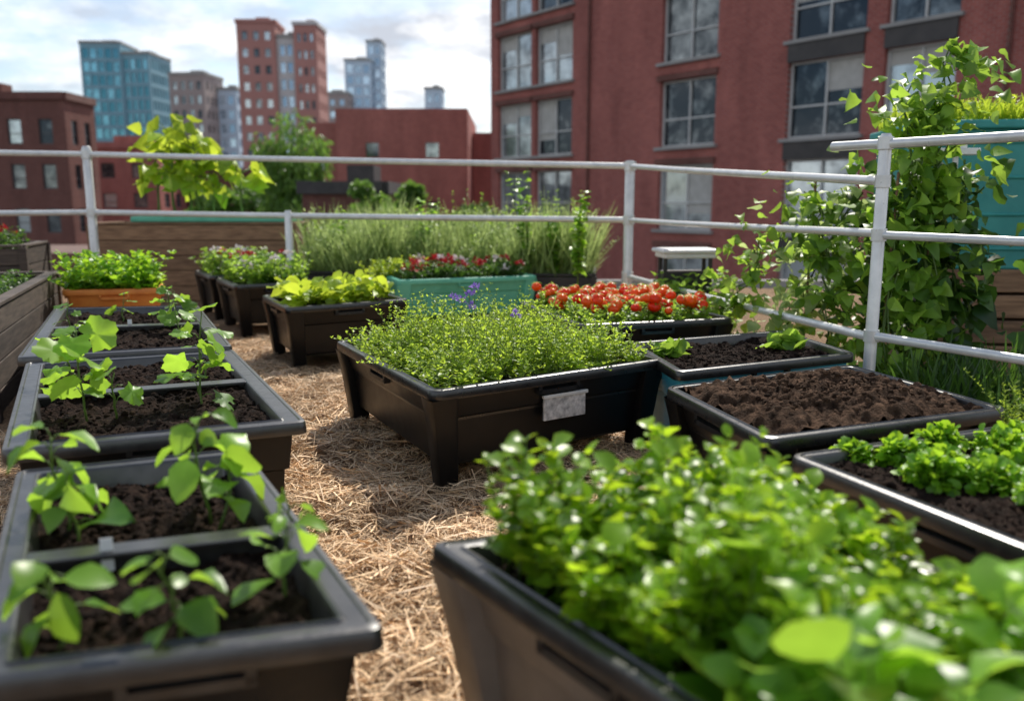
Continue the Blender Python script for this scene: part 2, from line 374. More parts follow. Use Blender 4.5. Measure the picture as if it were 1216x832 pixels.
qG,_=planter('planter_bin',[(-2.85,8.65),(-2.1,9.1),(-2.6,9.95),(-3.35,9.5)],H=.56)
qH,_=planter('planter_bin',[(-3.5,9.75),(-2.8,10.2),(-3.3,11.0),(-4.0,10.6)],H=.56)
qT,_=planter('planter_bin',[(-1.25,9.2),(.3,9.8),(-.05,10.7),(-1.6,10.2)],H=.56,mat=M_teal)
qR,_=planter('planter_bin',[(.48,5.95),(1.68,6.3),(1.3,7.6),(.05,7.37)],H=.54)
qJ,_=planter('planter_bin',[(.85,4.25),(2.0,4.8),(1.85,5.7),(.72,5.2)],H=.54,mat=M_blue,rim=M_rimk,legs=False,z0=.02,soild=.045)
qK,_=planter('planter_bin',[(.94,3.0),(2.12,3.47),(1.83,4.47),(.72,3.91)],H=.54,rim=M_rimk,soil=M_soil2,heap=.065,soild=.035,clods=1.5)
qL,_=planter('planter_bin',[(1.45,1.65),(2.6,2.1),(2.1,3.28),(.95,2.82)],H=.54,rim=M_rim,legs=False,z0=.0,soild=.045)
qN,_=planter('planter_bin',[(.45,1.1),(1.25,1.3),(.84,2.40),(-.22,2.05)],H=.54,mat=M_brown,rim=M_rim,lip=.065,legs=True,z0=.05,rad=.04)
A,B=qC.q[0],qC.q[1];d=(B-A)/np.linalg.norm(B-A);nn=np.array([d[1],-d[0]]);ang=math.atan2(d[1],d[0])
mb=MB();c=A+d*.80-nn*(.036)
mb.box((c[0],c[1],.355),(.27,.014,.12),ang,0)
mb.box((c[0]+nn[0]*.008,c[1]+nn[1]*.008,.422),(.29,.02,.018),ang,1)
mb.build('label_plate',[M_label,M_metal],eC,bevel=.003)
qO,_=planter('terracotta_planter',[(-4.05,7.55),(-3.2,7.75),(-3.5,8.4),(-4.35,8.2)],H=.62,mat=M_orange,legs=False,z0=0)
def wood_planter(name,Q,H,mat,n=5,soild=.08):
    q=Quad(*Q);BINS.append(q);c=q.m(0,0);e=empty(name,(c[0],c[1],0));mb=MB()
    for k in range(4):
        a=q.q[k];b=q.q[(k+1)%4];dd=(b-a)/np.linalg.norm(b-a)
        h=H/n
        for i in range(n):
            o=.004*rng.normal()
            mb.wallbox(a+dd*.02,b-dd*.02,.03+abs(o),i*h+.004,(i+1)*h-.006,0,U(0,1))
        mb.box((a[0],a[1],H/2),(.08,.08,H+.01),math.atan2(dd[1],dd[0]),0,U(0,1))
        nin=np.array([-dd[1],dd[0]])
        mb.wallbox(a+nin*.02,b+nin*.02,.10,H+.008,H+.034,0,U(.4,1))
    mb.build('boards',[mat],e,bevel=.004)
    mb=MB();P=[(*p,H-soild) for p in q.q];mb.polys(P,[(0,1,2,3)]);mb.build('soil',[M_soil],e)
    return q
qW1=wood_planter('wooden_planter',[(-4.3,5.2),(-3.35,5.3),(-4.5,8.3),(-5.4,8.0)],.70,M_woodg,4)
qW2=wood_planter('wooden_planter',[(-6.0,12.1),(-3.1,12.1),(-3.1,13.1),(-6.0,13.1)],1.08,M_wood,5)
qW3=wood_planter('wooden_planter',[(-7.2,8.5),(-5.2,9.0),(-5.5,10.0),(-7.5,9.5)],.92,M_woodg,5)
qM=wood_planter('raised_bed',[(-2.75,10.75),(1.0,10.3),(1.15,11.9),(-2.75,12.6)],.5,M_dark,3)
mb=MB();mb.box((-4.3,12.5,1.16),(2.3,.7,.08),0);mb.build('teal_tray',[M_teal],bevel=.02)
# =================================================================== PLANTS
def B3(xy,z):return np.c_[xy,np.full(len(xy),z)]
mb=MB();xy=qC.rand(1150,.10);cen=qC.m(0,0)
dd=np.linalg.norm((xy-cen),axis=1)
sprigs(mb,B3(xy,.47),(.08+.17*U(0,1,1150))*(1.25-.40*dd)*(1+.55*vn(xy[:,0],xy[:,1],4,8)),.08,7,T_mini,.046,0,1,el=(.0,.8))
xy=qC.rand(170,.2);sprigs(mb,B3(xy,.5),U(.2,.38,170),.10,9,T_mini,.034,0,1)
xy=qC.rand(260,.05);sprigs(mb,B3(xy,.5),U(.03,.14,260),.15,8,T_mini,.042,0,1)
P=np.array([(-.25,4.9,.86),(-.22,4.93,.90),(-.29,4.88,.82),(.02,4.6,.78),(-.35,5.1,.82),(-.23,4.85,.79)])
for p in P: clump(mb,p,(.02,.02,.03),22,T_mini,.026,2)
mb.tubes(np.stack([P-np.array([0,0,.36]),P],1),.002,3,1)
mb.build('herb_plants',[L_herb,M_stem,F_purp])
mb=MB();xy=qN.rand(430,.08)
xy=xy[(xy[:,0]>.10-.35*(xy[:,1]-1.6))&(xy[:,1]>1.42)]
top=np.interp(xy[:,0],[-.1,.1,.28,.45,.6,.75,.95],[.80,.76,.70,.77,.72,.64,.56])+.06*vn(xy[:,0],xy[:,1],8,9)
h=np.clip((top-.47)*U(.62,1.15,len(xy)),.06,.5)
sprigs(mb,B3(xy,.47),h,.055,7,T_oval,.070,0,1,el=(.0,.6),sr=.003,tipshrink=.35)
e=np.array([(-.02,2.02),(.03,2.08),(.02,1.93),(.46,2.05),(.5,2.1),(.62,2.1)]);sprigs(mb,B3(e,.47),U(.30,.37,6),.05,8,T_oval,.055,0,1,sr=.003)
mb.build('mint_bush',[L_mint,M_stem],smooth=True)
mb=MB();xy=np.c_[U(.36,1.0,22),U(1.16,1.46,22)]
sprigs(mb,B3(xy,.46),U(.14,.27,22),.06,4,T_oval,.125,0,1,el=(.1,.6),sr=.004,petiole=.02,tipshrink=.25)
mb.build('broad_leaf_plants',[L_seed,M_stem],smooth=True)
for (x,y,r) in[(1.38,2.88,.075),(1.39,2.66,.08),(1.55,2.60,.085),(1.62,2.40,.09),(1.60,3.04,.075),(1.78,2.95,.085),(1.22,2.90,.045),(1.76,2.70,.09),(1.93,2.83,.09),(1.84,2.5,.1),(1.95,3.07,.08),(1.66,2.2,.09),(1.5,2.82,.05)]:
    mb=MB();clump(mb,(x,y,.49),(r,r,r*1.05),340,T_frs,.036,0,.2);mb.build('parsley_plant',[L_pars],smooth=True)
def seedling(x,y,z,h,n,ls,mat=L_seed,lean=(0,0),t=T_lobed):
    mb=MB();ts=np.linspace(0,1,7);wob=U(-.015,.015,(7,2)).cumsum(0)
    P=np.stack([x+lean[0]*ts**1.5+wob[:,0],y+lean[1]*ts**1.5+wob[:,1],z+h*ts],1)
    mb.tubes(P[None],np.linspace(.0055,.0028,7)[None],5,1,.4)
    a0=U(0,6.28)
    for k in range(n):
        tk=.3+.7*k/max(n-1,1);p=np.array([np.interp(tk,ts,P[:,i]) for i in range(3)])
        az=a0+k*2.4+U(-.3,.3);pl=ls*U(.35,.8)*(1.1-.6*tk);D=dirs(np.array(az),np.array(U(.2,.9)))
        tip=p+D*pl;mid=(p+tip)/2+np.array([0,0,.012])
        mb.tubes(np.stack([p,mid,tip])[None],.0022,4,1,.6)
        D2=dirs(np.array([az+U(-.3,.3)]),np.array([U(-.9,.5)]))
        leaves(mb,t,tip[None],D2,np.array([ls*U(.6,1.2)*(1.1-.3*tk)]),0,np.array([U(.1,1)]),.5)
    mb.build('seedling',[mat,M_stem],smooth=True)
S_=L_seed
for a in[(-1.79,3.42,.48,.42,11,.145),(-1.70,3.50,.48,.22,5,.12),(-1.42,3.71,.48,.42,9,.135,S_,(.03,0)),(-1.38,3.66,.48,.2,4,.13),(-1.62,4.3,.48,.18,4,.09),(-2.2,4.1,.48,.26,5,.10),
  (-3.02,5.7,.48,.24,5,.11),(-2.45,6.0,.48,.32,7,.13),(-2.62,6.5,.48,.24,5,.12),(-2.2,5.5,.48,.24,4,.10),(-3.0,6.4,.48,.2,4,.11),
  (-1.25,2.25,.46,.29,12,.115,S_,(0,0),T_oval),(-1.20,2.2,.46,.19,7,.11,S_,(0,0),T_heart),(-.88,2.36,.46,.32,12,.12,S_,(0,0),T_oval),(-.86,2.33,.46,.22,7,.11,S_,(0,0),T_heart),
  (-.95,1.62,.46,.20,10,.10,S_,(0,0),T_oval),(-.70,1.66,.46,.22,11,.105,S_,(0,0),T_oval),(-.55,1.86,.46,.22,9,.10,S_,(.03,0),T_oval),(-.62,2.2,.46,.14,4,.08,S_,(0,0),T_oval)]:
    seedling(*a)
mb=MB();N=560;xy=qF.rand(N,.12);az=U(0,6.28,N);leaves(mb,T_frs,B3(xy,.53)+np.c_[np.zeros((N,2)),U(0,.10,N)],dirs(az,U(.2,1.35,N)),U(.07,.15,N),0)
mb.build('lettuce_plants',[L_lett],smooth=True)
for q in(qG,qH):
    mb=MB();xy=q.rand(220,.08);sprigs(mb,B3(xy,.5),U(.12,.34,220),.08,5,T_oval,.08,0,1,sr=.003)
    for p in q.rand(20,.12):clump(mb,(p[0],p[1],U(.66,.85)),(.03,.03,.02),10,T_oval,.04,int(rng.choice([2,2,2,3])))
    mb.build('flowering_plants',[L_vine,M_stem,F_white,F_red])
mb=MB();xy=qT.rand(330,.12);sprigs(mb,B3(xy,.5),U(.06,.2,330),.05,5,T_oval,.07,0,1,sr=.003)
for p in qT.rand(40,.12):clump(mb,(p[0],p[1],U(.62,.75)),(.04,.04,.03),12,T_oval,.045,int(rng.choice([2,2,2,3])))
mb.build('flowering_plants',[L_dark,M_stem,F_red,F_white])
mb=MB();q=Quad((-1.6,9.7),(-.9,9.9),(-1.1,10.4),(-1.8,10.1));xy=q.rand(120,.02);sprigs(mb,B3(xy,.5),U(.1,.25,120),.05,5,T_oval,.06,0,1)
mb.build('leafy_plants',[L_lett,M_stem],smooth=True)
mb=MB();xy=qR.rand(460,.10);sprigs(mb,B3(xy,.48),U(.05,.17,460),.05,5,T_oval,.06,0,1,sr=.0025)
mb.build('tomato_plants',[L_vine,M_stem],smooth=True)
mb=MB();N=150;xy=qR.rand(N,.11);c=B3(xy,0);c[:,2]=U(.59,.69,N);s=U(.030,.050,N);X,Y,Z=frames(dirs(U(0,6.28,N),U(-.5,.5,N)))
mb.inst(T_sph,c,X,Y,Z,s,0,U(0,1,N))
for k in range(5):
    a=k*1.2566;leaves(mb,T_long,c+Z*s[:,None]*.8,X*math.cos(a)+Y*math.sin(a)+Z*.25,s*1.1,1,np.full(N,.5),.0)
mb.build('tomatoes',[F_tom,L_vine],smooth=True)
for (x,y,r) in[(.93,4.98,.09),(1.03,5.12,.05),(1.72,5.22,.11)]:
    mb=MB();N=40;leaves(mb,T_oval,np.array([x,y,.49])+rng.normal(size=(N,3))*[r*.4,r*.4,.005],dirs(U(0,6.28,N),U(.3,1.3,N)),r*U(.8,1.4,N),0)
    mb.build('lettuce_plant',[L_vine],smooth=True)
mb=MB();xy=qO.rand(200,.05);sprigs(mb,B3(xy,.56),U(.10,.36,200),.10,5,T_oval,.10,0,1,sr=.003)
mb.build('salad_plants',[L_pars,M_stem])
mb=MB();xy=qW1.rand(260,.1);sprigs(mb,B3(xy,.62),U(.03,.14,260),.05,4,T_oval,.06,0,1);mb.build('low_plants',[L_dark,M_stem])
mb=MB();xy=qW3.rand(260,.1);sprigs(mb,B3(xy,.85),U(.1,.28,260),.05,4,T_oval,.07,0,1)
for p in qW3.rand(22,.1):clump(mb,(p[0],p[1],U(1.02,1.12)),(.03,.03,.03),8,T_oval,.04,2)
mb.build('flowering_plants',[L_dark,M_stem,F_red])
for (x,y,h,n) in[(-4.9,12.4,1.30,34),(-4.6,12.5,1.10,30),(-5.15,12.5,1.2,30),(-3.95,12.4,.75,14),(-4.8,12.7,1.35,30),(-4.4,12.6,.8,18)]:
    mb=MB();ts=np.linspace(0,1,7);P=np.stack([x+U(-.03,.03,7),y+U(-.03,.03,7),1.15+h*ts],1);mb.tubes(P[None],np.linspace(.022,.01,7)[None],5,1,.4)
    for k in range(n):
        tk=U(.35,1);az=U(0,6.28);D=dirs(np.array(az),np.array(U(.1,.6)));p=np.array([x,y,1.15+h*tk]);tip=p+D*U(.08,.30)
        mb.tubes(np.stack([p,tip])[None],.006,4,1,.6);leaves(mb,T_heart,tip[None],dirs(np.array([az]),np.array([U(-.7,.3)])),np.array([U(.18,.32)]),0,None,.5)
    mb.build('sunflower_plant',[L_lett,M_stem],smooth=True)
mb=MB();N=9000;xy=qM.rand(N,.05);h=U(.30,.85,N)*(1+.4*vn(xy[:,0],xy[:,1],2,11));X,Y,Z=frames(nrm(np.c_[rng.normal(size=(N,2))*.28,np.ones(N)]),rng.normal(size=(N,3)))
mb.inst(T_blade,B3(xy,.42),X,Y,Z,np.stack([np.full(N,.8),h,h*U(.2,2,N)],1),0,U(0,1,N))
xy=qM.rand(750,.05);sprigs(mb,B3(xy,.42),U(.3,.9,750),.14,11,T_long,.09,3,2,sr=.004,el=(.3,.9))
xy=qM.rand(60,.05);sprigs(mb,B3(xy,.6),U(.5,.95,60),.12,14,T_mini,.07,1,2,sr=.005)
mb.build('tall_herbs',[L_grass,L_vine,M_stem,L_pale])
for (x,y,h) in[(.18,10.5,1.45),(.75,9.4,1.15),(.55,10.4,.9),(-1.2,11,1.0),(-2.3,11.2,.95)]:
    mb=MB();xy=np.array([(x,y)]*5)+rng.normal(size=(5,2))*.03;sprigs(mb,B3(xy,.42),h*U(.6,1,5),.07,12,T_heart,.10,0,1,sr=.006,el=(-.4,.4),tipshrink=.2);mb.build('climbing_bean_plant',[L_seed,M_stem],smooth=True)
def vine(name,path,N,spread,ls,mat,t=T_heart):
    mb=MB();path=np.array(path,float);ts=np.linspace(0,1,len(path));tt=np.linspace(0,1,14)
    C=np.stack([np.interp(tt,ts,path[:,i]) for i in range(3)],1);C[1:-1]+=rng.normal(size=(12,3))*.02
    for k in range(3):
        mb.tubes((C+rng.normal(size=(14,3))*.03)[None],.006,5,1,.4)
    u=U(0,1,N);P=np.stack([np.interp(u,tt,C[:,i]) for i in range(3)],1)
    P=P+rng.normal(size=(N,3))*np.array(spread)*(1+.6*np.sin(u*23+path[0,0]*7))[:,None]
    az=np.where(U(0,1,N)<.6,U(-2.6,-.5,N),U(0,6.28,N))
    leaves(mb,t,P,dirs(az,U(-.9,.3,N)),ls*U(.45,1.2,N),0,None,.5);mb.build(name,[mat,M_stem],smooth=True)
vine('climbing_vine',[(2.75,5.7,.1),(2.85,5.8,1.2),(2.92,6.0,1.9),(3.10,6.1,2.47)],460,(.14,.1,.05),.12,L_vine)
vine('climbing_vine',[(2.45,5.6,.1),(2.6,5.8,1.0),(2.75,5.9,1.6),(2.72,6.0,2.2)],360,(.13,.1,.05),.11,L_vine)
vine('climbing_vine',[(3.1,5.8,.1),(3.1,6.0,1.0),(3.05,6.1,1.6)],420,(.20,.12,.1),.15,L_dark)
vine('climbing_vine',[(2.6,6.1,.1),(2.8,6.3,1.0),(2.9,6.3,1.5)],330,(.22,.12,.1),.15,L_dark)
vine('climbing_vine',[(1.95,6.2,.3),(2.2,6.3,.8),(2.5,6.3,1.5)],300,(.17,.12,.1),.10,L_pale)
vine('climbing_vine',[(2.25,6.0,.2),(2.3,6.1,.9),(2.2,6.3,1.5)],300,(.18,.12,.1),.10,L_vine)
vine('climbing_vine',[(1.7,6.75,.4),(1.9,6.7,.8),(2.0,6.8,1.1)],170,(.12,.1,.08),.09,L_vine)
mb=MB();N=1500;q=Quad((2.3,4.9),(3.6,3.6),(4.2,4.4),(2.9,5.6));xy=q.rand(N,0);X,Y,Z=frames(nrm(np.c_[rng.normal(size=(N,2))*.3,np.ones(N)]),rng.normal(size=(N,3)));h=U(.25,.6,N)
mb.inst(T_blade,B3(xy,.0),X,Y,Z,np.stack([np.full(N,1.0),h,h],1),0,U(0,.7,N));mb.build('long_grass',[L_dark])
mb=MB();xy=np.array([(2.05,3.2)]*26)+rng.normal(size=(26,2))*.06;sprigs(mb,B3(xy,.48),U(.12,.26,26),.09,16,T_long,.03,0,1,sr=.002,el=(.4,.9));mb.build('rosemary_plant',[L_herb,M_stem])
mb=MB()
for p in[(2.9,5.95),(2.6,5.85),(2.2,6.3)]:mb.tubes(np.array([[(p[0],p[1],0),(p[0]+.02,p[1],1.0),(p[0]+.03,p[1],1.6)]]),.010,6)
mb.build('bean_poles',[M_wood])
for (x,y,a) in[(-1.02,2.0,.3),(-2.75,6.0,.1)]:
    mb=MB();mb.box((x,y,.52),(.03,.003,.10),a,0);mb.build('plant_tag',[M_white],bevel=.001)
# =================================================================== RAILING
e=empty('metal_railing',(1.3,9.7,0));mb=MB()
Ap=(-5.42,11.0);Bp=(1.33,9.7);Cp=(2.16,5.0)
def post(p,h,r):mb.tubes(np.array([[(p[0],p[1],0),(p[0],p[1],h-.02),(p[0],p[1],h)]]),np.array([[r,r,r*.7]]),14);mb.tubes(np.array([[(p[0],p[1],.0),(p[0],p[1],.02)]]),r*2,14)
post(Ap,2.1,.055);post(Bp,1.86,.055);post(Cp,1.79,.036);post((-2.75,10.47),1.30,.045);post((3.5,2.85),1.79,.04);post((-9.5,9.0),2.1,.055)
mb.build('posts',[M_metal],e,True,split=40);mb=MB()
def rail(a,b,r=.034):
    a=np.array(a,float);b=np.array(b,float);P=np.stack([a,a+(b-a)*.33+np.array([0,0,-.008]),a+(b-a)*.66+np.array([0,0,-.006]),b]);mb.tubes(P[None],r,12)
rail((*Ap,2.00),(*Bp,1.80));rail((*Ap,1.27),(*Bp,1.20));rail((*Bp,1.80),(*Cp,1.52),.028);rail((*Bp,1.20),(*Cp,1.22),.026);rail((*Bp,.56),(*Cp,.60),.028)
rail((1.97,5.31,1.735),(3.6,2.7,1.735),.028);rail((*Cp,1.21),(3.6,2.7,1.21),.024);rail((*Cp,.61),(3.6,2.7,.61),.027)
rail((*Ap,2.0),(-9.5,9,2.0));rail((*Ap,1.27),(-9.5,9,1.27))
mb.build('rails',[M_metal],e,True,split=40)
mb=MB()
for z in(1.735,1.52,1.21,.61):mb.tubes(np.array([[(2.16,5.0,z-.035),(2.16,5.0,z+.035)]]),.045,14)
for z in(1.80,1.20,.56):mb.tubes(np.array([[(1.33,9.7,z-.05),(1.33,9.7,z+.05)]]),.068,14)
for z in(2.0,1.27):mb.tubes(np.array([[(-5.42,11,z-.05),(-5.42,11,z+.05)]]),.068,14)
mb.build('clamps',[M_metal],e,True,split=40)
e=empty('side_table',(1.72,8.4,0));mb=MB();mb.box((1.72,8.4,.93),(.58,.42,.04),.1);mb.box((1.72,8.4,.885),(.52,.36,.05),.1)
mb.build('tabletop',[M_white],e,bevel=.015);mb=MB()
for sx in(-1,1):
    for sy in(-1,1):mb.box((1.72+sx*.22,8.4+sy*.14,.43),(.035,.035,.86),.1)
mb.box((1.72,8.4,.55),(.46,.30,.35),.1);mb.build('legs_and_shelf',[M_dark],e,bevel=.005)
mb=MB();xy=np.c_[U(1.35,2.1,90),U(7.9,8.2,90)];sprigs(mb,B3(xy,.0),U(.35,.75,90),.08,8,T_oval,.10,0,1,sr=.004);mb.build('shrub',[L_vine,M_stem])
e=empty('water_tank',(4.4,7.4,0));mb=MB();mb.box((4.55,7.6,1.42),(2.2,1.3,1.14),-.12,0)
for z in(1.02,1.3,1.6,1.88):mb.box((4.55,7.6,z),(2.24,1.34,.03),-.12,0,.9)
mb.box((4.55,7.6,2.02),(2.32,1.42,.07),-.12,0,.8);mb.build('tank_body',[M_tank],e,bevel=.02)
mb=MB()
for i in range(4):mb.box((4.6,7.55,.11+.215*i),(2.1,1.25,.19),-.12,0,U(0,1))
mb.build('wooden_base',[M_wood],e,bevel=.01)
mb=MB();N=2600;x=U(-1.1,1.1,N);y=U(-.65,.65,N);ca,sa=math.cos(-.12),math.sin(-.12);xy=np.c_[4.55+x*ca-y*sa,7.6+x*sa+y*ca]
X,Y,Z=frames(nrm(np.c_[rng.normal(size=(N,2))*.4,np.ones(N)]),rng.normal(size=(N,3)));h=U(.08,.26,N);mb.inst(T_blade,B3(xy,2.05),X,Y,Z,np.stack([np.full(N,1.0),h,h],1),0,U(0,1,N))
sprigs(mb,B3(xy[:350],2.05),U(.08,.2,350),.08,5,T_long,.08,0,0);mb.build('ornamental_grass',[L_lett])
e=empty('wall_lamp',(3.42,6.6,1.75));mb=MB();mb.box((3.42,6.65,1.78),(.30,.16,.05),-.1);mb.box((3.42,6.65,1.82),(.12,.1,.04),-.1);mb.tubes(np.array([[(3.42,6.65,1.8),(3.5,6.9,1.86),(3.6,7.05,1.86)]]),.015,8);mb.build('lamp_head',[M_metal],e,bevel=.01)
mb=MB();mb.box((3.42,6.65,1.66),(.035,.02,.2),0);mb.build('pull_handle',[M_metal],e)
# =================================================================== STRAW
mb=MB();N=170000
x=U(-3.0,2.4,N);y=.9+U(0,1,N)**1.35*8.6
def outside(x,y):
    keep=np.ones(len(x),bool)
    for q in BINS:
        if q is qC:continue
        Cc=q.m(0,0);A,B,C_,D=[Cc+(v-Cc)*.94 for v in q.q];ins=np.ones(len(x),bool)
        for a,b in((A,B),(B,C_),(C_,D),(D,A)):ins&=((b[0]-a[0])*(y-a[1])-(b[1]-a[1])*(x-a[0]))>0
        keep&=~ins
    return keep
keep=outside(x,y)&(np.abs(x)<.66*y+.2)
x=x[keep];y=y[keep];N=len(x)
def gz(x,y):return .02+.036*vn(x,y,2.2,21)+.024*vn(x,y,6,22)+.014*vn(x,y,15,23)
T_str2=t_strip([0,.25,.5,.75,1],[.5,.5,.5,.5,.5],lambda t:-.9*(t-.5)**2+.2)
D=dirs(U(0,6.28,N)+1.2*vn(x,y,2,31),rng.normal(size=N)*.22);X,Y,Z=frames(D,np.array([0,0,1.])+.5*rng.normal(size=(N,3)))
ln=U(.03,.17,N);w=U(.0018,.0048,N);P=np.c_[x,y,gz(x,y)+U(-.004,.026,N)];P-=Y*ln[:,None]*.5
mb.inst(T_str2,P,X,Y,Z,np.stack([w,ln,ln*U(-.2,.7,N)],1),0,np.clip(U(0,1,N)+.25*vn(x,y,5,33),0,1.1))
N=3600;x=U(-1.6,1.2,N);y=U(1.0,5.5,N);k=outside(x,y);x=x[k];y=y[k];N=len(x)
D=dirs(U(0,6.28,N),rng.normal(size=N)*.25);X,Y,Z=frames(D,np.array([0,0,1.])+.5*rng.normal(size=(N,3)));ln=U(.05,.2,N);P=np.c_[x,y,gz(x,y)+U(.01,.04,N)]-Y*ln[:,None]*.5
mb.inst(T_str2,P,X,Y,Z,np.stack([U(.005,.009,N),ln,ln*U(-.1,.2,N)],1),0,U(.3,1.2,N))
mb.build('straw_mulch',[M_straw])
mb=MB();n=220;gx=np.linspace(-9,7,n);gy=np.linspace(-3,13.6,n);X,Y=np.meshgrid(gx,gy);V=np.c_[X.ravel(),Y.ravel(),gz(X.ravel(),Y.ravel())-.008];I=np.arange(n*n).reshape(n,n)
F=np.stack([I[:-1,:-1],I[:-1,1:],I[1:,1:],I[1:,:-1]],-1).reshape(-1);mb.add(V,F,[4]*((n-1)**2));mb.build('straw_path',[M_strawg],smooth=True)
e=empty('rooftop_terrace',(0,5,-9));mb=MB();mb.box((-1,5.3,-4.55),(16.4,17.4,8.96),0);mb.build('roof_slab',[M_conc],e)
mb=MB();mb.wallbox((-9.1,13.85),(7.1,13.85),.2,-.2,.14);mb.wallbox((7.1,13.7),(7.1,-3.3),.2,-.2,.14);mb.wallbox((-9.1,-3.3),(-9.1,13.7),.2,-.2,.14);mb.build('parapet',[M_conc],e,bevel=.01)
# =================================================================== CITY
mb=MB();s=4000;mb.polys([(-s,-s,-9),(s,-s,-9),(s,s,-9),(-s,s,-9)],[(0,1,2,3)]);mb.build('ground',[M_ground])
def facade(W,G,FR,a,b,z0,z1,xs,zs,rec=.18,frame=.07,vm=1,hm=1,wm=0):
    a=np.array(a,float);b=np.array(b,float);L=np.hypot(*(b-a));d=(b-a)/L;n=np.array([d[1],-d[0]])
    S=[0]+[v for p in xs for v in p]+[L];Zs=[z0]+[v for p in zs for v in p]+[z1]
    def P(s,z,o=0):q=a+d*s+n*o;return (q[0],q[1],z)
    for i in range(len(S)-1):
        for j in range(len(Zs)-1):
            s0,s1,y0,y1=S[i],S[i+1],Zs[j],Zs[j+1]
            if s1-s0<1e-4 or y1-y0<1e-4:continue
            if i%2 and j%2:
                r=-rec
                V=[P(s0,y0),P(s1,y0),P(s1,y1),P(s0,y1),P(s0,y0,r),P(s1,y0,r),P(s1,y1,r),P(s0,y1,r)]
                W.polys(V,[(0,1,5,4),(1,2,6,5),(2,3,7,6),(3,0,4,7)],wm)
                v=U(0,1);G.polys(V[4:],[(0,1,2,3)],0,v)
                if FR is not None:
                    def bx(sa,sb,za,zb):
                        m=P((sa+sb)/2,0,-rec+.05);FR.box((m[0],m[1],(za+zb)/2),(sb-sa,.08,zb-za),math.atan2(d[1],d[0]))
                    f=frame
                    bx(s0,s0+f,y0,y1);bx(s1-f,s1,y0,y1);bx(s0+f,s1-f,y0,y0+f);bx(s0+f,s1-f,y1-f,y1)
                    for k in range(1,vm+1):
                        c=s0+(s1-s0)*k/(vm+1);bx(c-f*.4,c+f*.4,y0+f,y1-f)
                    if hm:
                        c=y0+(y1-y0)*.42;m=P((s0+s1)/2,0,-rec+.055);FR.box((m[0],m[1],c),(s1-s0-2*f,.06,f*.8),math.atan2(d[1],d[0]))
            else:W.polys([P(s0,y0),P(s1,y0),P(s1,y1),P(s0,y1)],[(0,1,2,3)],wm)
G_city=glassmat('window_glass',(.025,.035,.045),(.52,.58,.60),.6)
G_blind=surf('window_blind',(.38,.37,.34),(.5,.49,.46),3,.7,0,bump=0)
G_teal=glassmat('teal_glass',(.04,.19,.25),(.20,.48,.58),.5)
G_blue=glassmat('blue_glass',(.22,.33,.45),(.60,.75,.87),.5)
def reg(L,n,frac,m=.0):
    p=(L-2*m)/n;return [(m+p*(i+.5-frac/2),m+p*(i+.5+frac/2)) for i in range(n)]
def tower(name,x0,x1,y0,dep,z1,wall,glass,bay,fl,fx=.6,fz=.6,ang=0,z0=-9,cap=True,fr=None,capm=None,vm=0):
    e=empty(name,((x0+x1)/2,y0,z0));W,G=MB(),MB();FR=MB() if fr else None
    w=x1-x0;ca,sa=math.cos(ang),math.sin(ang)
    c=[(0,0),(w,0),(w,dep),(0,dep)];c=[(x0+x*ca-y*sa,y0+x*sa+y*ca) for x,y in c]
    for k in range(4):
        L=w if k%2==0 else dep
        if k==2: xs=[];zs=[]
        else:
            xs=reg(L,max(1,round(L/bay)),fx,.4);nz=max(1,round((z1-z0-.8)/fl));zs=[(z0+a,z0+b) for a,b in reg(z1-z0-.8,nz,fz)]
        facade(W,G,FR,c[k],c[(k+1)%4],z0,z1,xs,zs,.22,.08,vm)
    W.polys([(*p,z1) for p in c],[(0,1,2,3)],0)
    W.build('walls',[wall],e);G.build('windows',[glass,G_blind],e)
    if FR:FR.build('window_frames',[fr],e)
    if cap:
        C=MB();cx=sum(p[0] for p in c)/4;cy=sum(p[1] for p in c)/4
        for k in range(4):
            a=np.array(c[k]);b=np.array(c[(k+1)%4]);C.wallbox(a,b,.5+.013*k,z1-.1,z1+.5+.011*k)
        C.box((cx+w*.1,cy,z1+.7),(w*.35,dep*.3,1.4),ang)
        C.build('roof_parapet_and_plant_room',[capm or M_conc],e)
    return e
W_red=brickmat('red_brick',(.38,.115,.092),(.30,.085,.07),(.34,.22,.20),(.606,-.795))
W_red2=brickmat('red_brick_low',(.44,.16,.13),(.36,.125,.105),(.34,.20,.18),(1,0))
W_brn=brickmat('brown_brick',(.19,.075,.06),(.14,.055,.045),(.2,.14,.12),(1,0))
W_tow=surf('tower_red_cladding',(.37,.17,.14),(.45,.22,.19),.1,.8,0,bump=0)
W_tc=surf('tower_concrete',(.50,.48,.47),(.58,.56,.55),.1,.8,0,bump=0)
W_tt=surf('tower_teal_frame',(.17,.32,.39),(.22,.38,.45),.1,.6,0,bump=0)
W_tb=surf('tower_brown',(.30,.24,.23),(.36,.30,.28),.1,.8,0,bump=0)
W_bl=surf('tower_blue_frame',(.44,.54,.64),(.50,.60,.70),.1,.5,0,bump=0)
d=np.array([.606,-.795]);n_=np.array([d[1],-d[0]]);a=np.array([-1.1,45.5]);b=a+42*d;c=b-18*n_;dd=a-18*n_
e=empty('brick_apartment_building',(a[0],a[1],-9));W,G,FR=MB(),MB(),MB()
xs=[(.63,3.37),(3.7,6.4),(11.9,14.8),(18.0,20.9),(21.6,23.9),(27.2,30),(32.5,35.3),(37.5,40.3)]
zs=[(.28+3.35*k,.28+3.35*k+2.62) for k in range(-2,5)]
facade(W,G,FR,a,b,-9,17,xs,zs,.28,.08,1,1)
for p,q_ in((b,c),(c,dd),(dd,a)):
    L=np.hypot(*(q_-p));facade(W,G,None,p,q_,-9,17,reg(L,4,.45,1),zs,.28)
